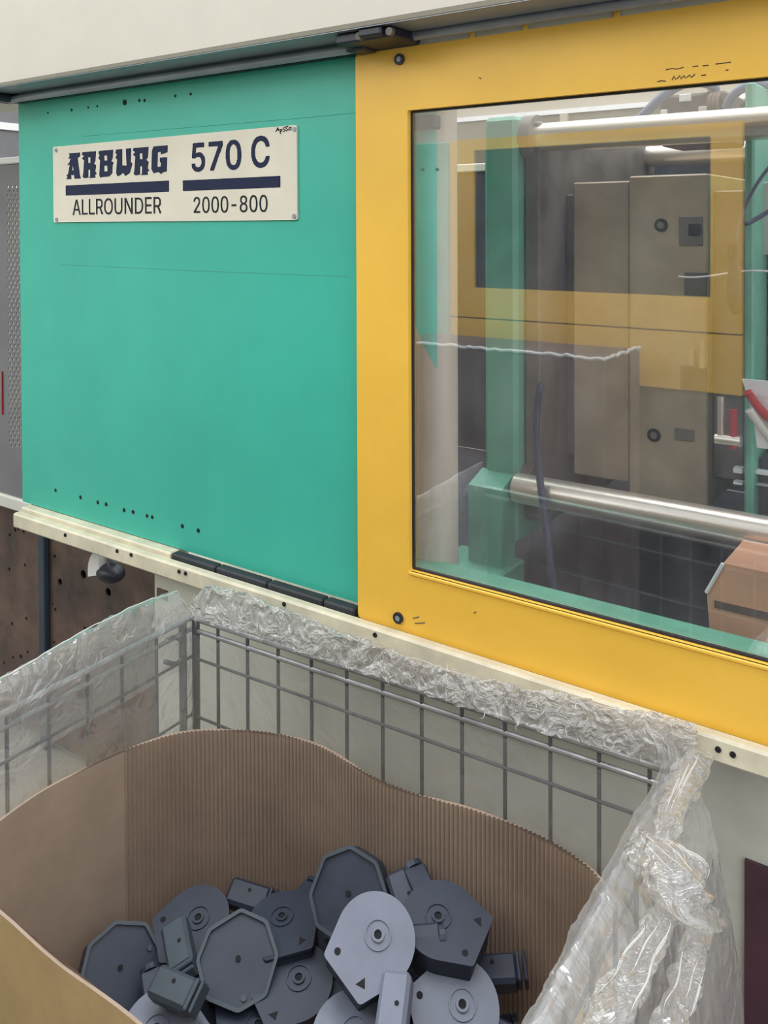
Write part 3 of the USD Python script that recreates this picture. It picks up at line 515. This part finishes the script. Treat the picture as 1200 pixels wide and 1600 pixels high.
# ---------------------------------------------------------------- clear plastic bag over the rim
def rim_path(side, n):
    if side == 'left': return [(L(0, b, 0), -E1, b) for b in np.linspace(BD, 0.0, n)]
    if side == 'back': return [(L(a, 0, 0), -E2, a) for a in np.linspace(-.005, BW+.035, n)]
    return [(L(BW, b, 0), E1, b) for b in np.linspace(0, BD, n)]
def film(side, prof, n, amp, seed, hfun):
    pr = spline([(d, 0, z) for d, z in prof], 46)[:, [0, 2]]; path = rim_path(side, n); P = np.zeros((n, len(pr), 3)); N = np.zeros_like(P)
    for i, (p, out, s) in enumerate(path):
        h, o = hfun(s)
        for j, (d, z) in enumerate(pr):
            k = max(0, (z-RZ)/.05) if z > RZ else 0.0
            P[i, j] = p+out*(d+(o*k if d > -.02 else 0))+np.array([0, 0, z+h*k]); N[i, j] = out+np.array([0, 0, .6])
    q = P.reshape(-1, 3); nz = meshkit.fbm(q*np.array([34, 34, 20.]), 3, seed)-.5; rg_ = np.abs(meshkit.fbm(q*np.array([60, 60, 30.])+5, 3, seed+9)-.5)*2
    zrel = np.clip((q[:, 2]-.68)/.14, .12, 1); q = q+N.reshape(-1, 3)*((nz*1.0-rg_*.7+.2)*amp*zrel)[:, None]
    return grid(q.reshape(P.shape))
bag = thing('plastic_liner', 'clear crinkled plastic bag lining the wire basket and folded over its rim', 'plastic bag', tuple(L(.45, .4, .8)), Rb)
inside = [(-.012, .40), (-.014, .55), (-.012, .70)]
part(bag, 'left_sheet', film('left', inside+[(-.010, .79), (-.004, .835), (.004, .85), (.012, .83), (.016, .76), (.018, .70)], 150, .010, 3, lambda b: (.012*math.sin(b*9)+.008-.05*max(0, 1-b/.03), .0)), M['film_side'], smooth=True)
part(bag, 'back_sheet', film('back', inside+[(-.010, .775)], 170, .006, 5, lambda a: (0, 0)), M['film'], smooth=True)
foldm = part(bag, 'rim_fold', film('back', [(-.011, .806), (-.010, .82), (-.006, .84), (.0, .855), (.005, .85), (.010, .83), (.012, .80)], 320, .016, 8, lambda a: (.012*math.sin(a*7+1)+.004-.04*max(0, 1-a/.04), 0)), M['film_fold'], smooth=True)
part(bag, 'right_sheet', film('right', inside+[(-.012, .79), (-.004, .815), (.006, .80), (.012, .79)], 170, .012, 11, lambda b: (0, 0)), M['film'], smooth=True)
part(bag, 'outer_drape', film('right', [(.004, .818), (.03, .80), (.06, .72), (.085, .60), (.10, .45), (.11, .25), (.11, .12)], 150, .02, 13, lambda b: (0, 0)), M['film_drape'], smooth=True)
for side, zf in (('left', lambda b: (.85+(.012*math.sin(b*9)+.008-.05*max(0, 1-b/.03)))), ('back', lambda a: .852+.012*math.sin(a*7+1)+.004-.04*max(0, 1-a/.04))):
    P_ = rim_path(side, 160); E_ = np.array([p+out*.003+np.array([0, 0, zf(t_)]) for p, out, t_ in P_]); E_ += (meshkit.fbm(E_*40, 2, 4)-.5)[:, None]*np.array([0.004, 0.004, .012])
    part(bag, 'bag_edge', tube(E_, .0011, 5), M['film_edge'], smooth=True)
cr_ = random.Random(5)
def creases(p0, p1, w, n, up, seed, r=.0007, ln=(.012, .04), along=.5):
    """short pale tubes added as highlights on creases of the film, scattered in the band from p0 to p1 (rows of points), w high, wandering over it"""
    out = []; R_ = random.Random(seed); p0 = np.array(p0); K = len(p0)
    for _ in range(n):
        k = R_.randrange(2, K-2); h = R_.random(); t = p0[min(k+2, K-1)]-p0[k-2]; t = t/np.linalg.norm(t); u = p1[k]-p0[k]
        P = p0[k]+u*h; L_ = R_.uniform(*ln); a = R_.uniform(0, 2*PI) if R_.random() > along else R_.gauss(1.2, .35); d = t*math.cos(a)+u/np.linalg.norm(u)*math.sin(a); b = np.cross(t, u); b /= np.linalg.norm(b)+1e-9
        pts = [P, P+d*L_*.35+b*R_.uniform(-.003, .003)+t*R_.uniform(-.003, .003), P+d*L_*.7+t*R_.uniform(-.005, .005), P+d*L_+t*R_.uniform(-.006, .006)]
        out.append(tube(spline(pts, 8), np.array([.2, .7, 1, 1, .9, .7, .5, .15])*r*R_.uniform(.5, 1.3), 5))
    return cat_(out)
rp = rim_path('back', 120)
part(bag, 'fold_crease_glints', creases([p+o*-.012+np.array([0, 0, .806]) for p, o, s in rp], [p+o*-.002+np.array([0, 0, .846]) for p, o, s in rp], 0, 170, None, 3, .0008, (.008, .022), .6), M['crease'], 'fine creases along the fold, their highlights added as pale tubes', kind='stuff', smooth=True)
lp = rim_path('left', 80)
part(bag, 'fold_crease_glints', creases([p+o*-.006+np.array([0, 0, .79]) for p, o, s in lp], [p+o*.0+np.array([0, 0, .825]) for p, o, s in lp], 0, 34, None, 6, .0008, (.01, .022), .9), M['crease'], 'fine creases along the left side, their highlights added as pale tubes', kind='stuff', smooth=True)
def strand(pts, w, seed, name, amp=.012, n=80, flat=.5, ridges=6):
    c = spline(pts, n); t = np.gradient(c, axis=0); t /= np.linalg.norm(t, axis=1, keepdims=True); m = 30
    up = np.array([0, 0, 1.0]); sd = np.cross(t, up); sd /= np.linalg.norm(sd, axis=1, keepdims=True); nn = np.cross(sd, t)
    ang = np.linspace(0, 2*PI, m); ww = np.interp(np.linspace(0, 1, n), np.linspace(0, 1, len(w)), w)
    P = c[:, None]+ww[:, None, None]*(np.cos(ang)[None, :, None]*sd[:, None]*1.0+np.sin(ang)[None, :, None]*nn[:, None]*flat)
    q = P.reshape(-1, 3); ii, jj = np.meshgrid(np.arange(n)/n, np.arange(m)/(m-1), indexing='ij'); nz = ((np.abs(meshkit.fbm(np.stack([ii*5, np.cos(2*PI*jj)*2.2+9, np.sin(2*PI*jj)*2.2+9], -1).reshape(-1, 3), 3, seed)-.5)*2-.3)*1.3+(meshkit.fbm(q*45, 2, seed)-.5)*.5)*amp; d = (P-c[:, None]); d /= np.linalg.norm(d, axis=2, keepdims=True)+1e-9
    Q = (q+d.reshape(-1, 3)*nz[:, None]).reshape(P.shape); body = part(bag, name, grid(Q), M['film_strand'], smooth=True)
    R_ = random.Random(seed); out = []
    for k in range(ridges):
        j0 = R_.uniform(3, 13); a = R_.randrange(0, n//3); e = R_.randrange(n//2, n); dj = R_.uniform(-2.5, 2.5)
        pts_ = []
        for i in range(a, e, 9):
            j = float(np.clip(j0+dj*(i-a)/n, 0, m-2)); pts_.append(Q[i, int(j)]*(1-j % 1)+Q[i, int(j)+1]*(j % 1))
        if len(pts_) > 3: out.append(tube(spline(pts_, 26), np.sin(np.linspace(.05, 3.1, 26))*R_.uniform(.0006, .0014), 6))
    part(body, 'crease_glints', cat_(out), M['crease'], kind='stuff', smooth=True)  # highlights along the strand's ridges, added as pale tubes
strand([at(1098, 1176, z=.835), at(1068, 1230, z=.83), at(1042, 1290, z=.83), at(1030, 1335, z=.82)], [.018, .022, .017, .010], 21, 'gathered_fold')
strand([at(1030, 1325, z=.82), at(1050, 1365, z=.84), at(1078, 1400, z=.83), at(1098, 1440, z=.80)], [.014, .036, .040, .024], 22, 'bunched_knot', .018, ridges=8)
strand([at(1045, 1420, z=.82), at(1018, 1470, z=.825), at(982, 1535, z=.825), at(925, 1640, z=.825)], [.012, .016, .019, .022], 23, 'gathered_fold', ridges=6)
strand([at(1090, 1440, z=.80), at(1080, 1500, z=.79), at(1060, 1570, z=.79), at(1030, 1660, z=.79)], [.014, .015, .016, .018], 24, 'gathered_fold', ridges=5)
# ================================================================ the moulded plastic housings in the cardboard liner
def outline(k=1.0, r=.055): return unary_union([Point(0, 0).buffer(r*k, 16), Point(-.064*k, -.012*k).buffer(.006, 4), Point(-.024*k, -.062*k).buffer(.006, 4)]).convex_hull
def housing(name, label, cat, kind, mf, mb, M4):
    t = thing(name, label, cat, M4[:3, 3], M4[:3, :3], group=None)
    o = outline()
    if kind == 'plate':
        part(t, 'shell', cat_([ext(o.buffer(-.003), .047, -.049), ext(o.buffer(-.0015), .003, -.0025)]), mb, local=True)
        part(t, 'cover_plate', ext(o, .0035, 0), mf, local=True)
        b = part(t, 'boss', cat_([trimesh.creation.annulus(.0055, .009, .003, transform=trimesh.transformations.translation_matrix([.004, .004, .005])), trimesh.creation.annulus(.0165, .0185, .002, transform=trimesh.transformations.translation_matrix([.004, .004, .0045]))]), mf, local=True)
        part(b, 'boss_hole', cyl((.004, .004, .0034), (.004, .004, .0042), .005, 12), M['hole'], local=True)
        part(t, 'screw_hole', cyl((-.052, -.010, .0034), (-.052, -.010, .0040), .0045, 10), M['hole'], local=True)
        part(t, 'triangle_slot', ext(Polygon([(-.030, -.047), (-.018, -.053), (-.017, -.041)]), .0005, .0034), M['hole'], local=True)
        part(t, 'neck', cat_([box((.03, -.016, -.033), (.092, .016, -.008), .003), cyl((.09, 0, -.02), (.098, 0, -.02), .016, 16)]), mb, local=True)
    else:
        o = Polygon([(-.056, -.018), (-.051, .028), (-.022, .052), (.028, .050), (.054, .018), (.050, -.026), (.016, -.058), (-.024, -.054)]).buffer(-.008).buffer(.012, 5)
        rimp = o.difference(o.buffer(-.005))
        part(t, 'shell', cat_([ext(o.buffer(-.002), .042, -.043)]), mb, local=True)
        part(t, 'raised_rim', ext(rimp, .0055, -.001), mf, local=True)
        part(t, 'centre_boss', cyl((.0, .0, -.001), (0, 0, .0015), .004, 10), M['hole'], local=True)
        part(t, 'screw_boss', cyl((-.012, -.046, -.001), (-.012, -.046, .002), .004, 10), mf, local=True)
    return t
def tubular(name, label, M4, m):
    t = thing(name, label, 'connector', M4[:3, 3], M4[:3, :3])
    part(t, 'body', box((-.042, -.020, -.03), (.03, .020, .0), .005), m, local=True)
    part(t, 'collar', cat_([box((.028, -.020, -.022), (.034, .020, .002), .002), box((.038, -.020, -.022), (.043, .020, .002), .002)]), m, local=True)
    part(t, 'pin_hole', cyl((-.005, .006, -.001), (-.005, .006, .0008), .003, 10), M['hole'], local=True)
    return t
def frame(center, normal, spin):
    n = np.array(normal, float); n /= np.linalg.norm(n); x = np.cross([0, 1.0, 0], n) if abs(n[1]) < .95 else np.array([1.0, 0, 0]); x -= x@n*n; x /= np.linalg.norm(x); y = np.cross(n, x)
    c, s = math.cos(spin), math.sin(spin); R = np.stack([c*x+s*y, -s*x+c*y, n], 1); return mat4(center, R)
def spot(px, py, z): return at(px, py, z=z)
D = math.radians
def back(px, py, b): return atp(px, py, O+b*E2, E2)
plates = [ # px, py, place, normal, spin, kind, label
 (592, 1464, spot(586, 1468, .56), (.40, -.46, .80), D(48), 'light', 'light grey plastic housing with a round boss, topmost in the middle of the pile'),
 (716, 1574, spot(716, 1574, .49), (.36, -.44, .83), D(18), 'light', 'light grey plastic housing at the front right of the pile'),
 (552, 1622, spot(552, 1622, .47), (.2, -.3, .93), D(60), 'light', 'light grey plastic housing cut by the bottom edge below the middle of the pile'),
 (250, 1612, spot(250, 1612, .39), (.2, -.3, .93), D(150), 'light', 'light grey plastic housing at the lower left, cut by the cardboard flap'),
 (312, 1440, spot(305, 1440, .425), (.12, -.34, .93), D(20), 'dark', 'dark plastic housing at the back left of the pile with a centre boss'),
 (700, 1412, back(700, 1412, .070), (.22, -.22, .95), D(150), 'dark', 'dark plastic housing at the back right of the pile, partly behind the big light one'),
 (462, 1535, spot(462, 1535, .42), (.16, -.26, .95), D(30), 'dark', 'dark plastic housing between the front octagonal cup and the big light one'),
 (442, 1436, spot(442, 1440, .41), (.0, -.12, .99), D(100), 'dark', 'dark plastic housing lying low at the back, left of the upright one'),
 (640, 1530, spot(640, 1530, .395), (.1, -.1, .98), D(200), 'dark', 'dark plastic housing deep between the two big light ones'),
 (400, 1600, spot(400, 1600, .39), (.1, -.1, .98), D(300), 'dark', 'dark plastic housing low at the bottom edge of the pile'),
 (500, 1475, spot(500, 1475, .375), (.1, -.1, .98), D(250), 'dark', 'dark plastic housing half buried left of the big light one'),
 (752, 1530, spot(752, 1530, .40), (-.1, -.1, .98), D(40), 'dark', 'dark plastic housing under the right end of the pile')]
cups = [(188, 1512, spot(188, 1512, .40), (.70, -.30, .62), D(190), 'dark plastic cup housing leaning at the far left beside the cardboard flap'),
 (372, 1498, spot(372, 1498, .445), (.40, -.52, .76), D(75), 'grey octagonal cup housing left of the middle of the pile'),
 (544, 1396, back(544, 1396, .10), (.30, -.78, .54), D(112), 'octagonal cup housing standing upright at the back of the pile'),
 (330, 1570, spot(330, 1570, .38), (.1, -.2, .97), D(60), 'dark cup housing lying low at the lower left of the pile')]
room = Polygon(cp[::4]).buffer(-.006)
HP = {'plate': np.array([(x, y, z) for x, y in np.array(outline().exterior.coords)[::3] for z in (.004, -.05)]+[(.098, y, z) for y in (-.016, .016) for z in (-.004, -.034)]),
      'cup': np.array([(.057*math.cos(t), .06*math.sin(t), z) for t in np.linspace(0, 6.28, 13) for z in (.005, -.044)]), 'tube': np.array([(x, y, z) for x in (-.042, .043) for y in (-.02, .02) for z in (-.03, .002)])}
def fit_in(M4, kind, along=None):
    """moves a housing out of the cardboard wall: towards the viewer's side, or along the given direction"""
    M4 = M4.copy()
    for _ in range(60):
        w = HP[kind]@M4[:3, :3].T+M4[:3, 3]
        if all(room.contains(Point(*loc(q)[:2])) for q in w): break
        d = (C0-M4[:3, 3]) if along is None else along; M4[:3, 3] += d/np.linalg.norm(d)*.004
    return M4
first = {}
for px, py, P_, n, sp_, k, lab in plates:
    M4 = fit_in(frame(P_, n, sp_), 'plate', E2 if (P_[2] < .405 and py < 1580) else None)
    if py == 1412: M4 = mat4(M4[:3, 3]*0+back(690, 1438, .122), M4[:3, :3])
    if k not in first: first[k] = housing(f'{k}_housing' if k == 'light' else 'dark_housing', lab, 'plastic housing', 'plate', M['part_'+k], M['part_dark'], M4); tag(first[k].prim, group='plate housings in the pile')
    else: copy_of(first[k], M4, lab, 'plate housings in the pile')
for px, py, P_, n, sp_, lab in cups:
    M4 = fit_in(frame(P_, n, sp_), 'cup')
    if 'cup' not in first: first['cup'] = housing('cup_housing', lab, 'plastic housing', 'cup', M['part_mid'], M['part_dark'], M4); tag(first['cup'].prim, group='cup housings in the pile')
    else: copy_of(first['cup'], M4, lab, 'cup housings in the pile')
tubes = [(275, 1478, .46, (.0, -.5, .85), D(-35), 'grey tube connector lying above the other one at the left of the pile', 'part_mid'), (272, 1542, .455, (.0, -.5, .85), D(8), 'grey tube connector with collar rings at the left of the pile', 'part_mid'),
 (392, 1398, .43, (.2, -.45, .87), D(20), 'dark tube connector at the very back of the pile', 'part_dark'), (612, 1574, .53, (.1, -.45, .88), D(-65), 'light tube connector below the big light housing', 'part_light'),
 (775, 1510, .475, (.1, -.3, .9), D(35), 'dark tube connector at the right end of the pile', 'part_dark'), (635, 1404, .46, (.2, -.5, .84), D(-35), 'dark tube connector right of the upright housing', 'part_dark')]
for px, py, z, n, sp_, lab, m in tubes:
    tag(tubular('tube_connector', lab, fit_in(frame(spot(px, py, z), n, sp_), 'tube'), M[m]).prim, group='tube connectors in the pile')
# ================================================================ the machine across the aisle (seen mirrored in the window)
OY = -1.90
om = thing('opposite_machine', 'machine across the aisle with a yellow door, mirrored in the window', 'machine', (.7, OY-.5, 0))
def mir(px, py): return at(px, py, y=-OY-.013)
A, B = mir(740, 235), mir(1110, 465); x0, x1, z0, z1 = A[0], B[0], B[2], A[2]; X0, X1 = mir(703, 235)[0], mir(1160, 235)[0]; Z0 = mir(900, 592)[2]
fr = sbox(X0, Z0, X1, z1+.045).difference(sbox(x0, z0, x1, z1)); zs_ = mir(900, 507)[2]
f1 = fr.intersection(sbox(X0, zs_+.003, X1, 9)); f2 = fr.intersection(sbox(X0, -9, X1, zs_-.003))
part(om, 'door_frame', xz(f1, OY-.03, OY), M['yellow']); part(om, 'lower_panel', xz(f2, OY-.03, OY), M['yellow'])
part(om, 'door_window', box((x0-.01, OY-.03, z0-.01), (x1+.01, OY-.015, z1+.01)), M['smoked'])
part(om, 'lower_body', box((-1.2, OY-1.0, 0), (3.2, OY-.01, Z0-.01), .004), M['dark'])
part(om, 'left_body', box((-1.2, OY-1.0, Z0), (X0-.02, OY-.03, z1+.045), .004), M['teal_dark'])
part(om, 'right_body', box((X1+.02, OY-1.0, Z0), (3.2, OY-.03, z1+.045), .004), M['dark'])
part(om, 'rear_body', box((X0-.02, OY-1.0, Z0), (X1+.02, OY-.05, z1+.045), .004), M['dark'])

# covered crate in front of the opposite machine (mirrored in the window)
CYv = -1.52
def mirc(px, py): return at(px, py, y=-CYv-.013)
A, B = mirc(600, 548), mirc(945, 558)
ct = thing('film_covered_crate', 'dark crate edged with crinkled clear film across the aisle, mirrored in the window', 'crate', ((A[0]+B[0])/2, CYv-.15, 0))
part(ct, 'crate_body', box((A[0], CYv-.33, 0), (B[0], CYv, B[2]-.012), .006), M['crate'])
E_ = np.array([[x, CYv-.002, B[2]-.006] for x in np.linspace(A[0], B[0], 60)]); E2_ = np.array([[B[0]-.002, y, B[2]-.006] for y in np.linspace(CYv, CYv-.33, 30)])
for Q_ in (E_, E2_): part(ct, 'film_edge', tube(Q_+(meshkit.fbm(Q_*40, 2, 31)-.5)[:, None]*np.array([.0, .01, .02]), .006, 7), M['white'])
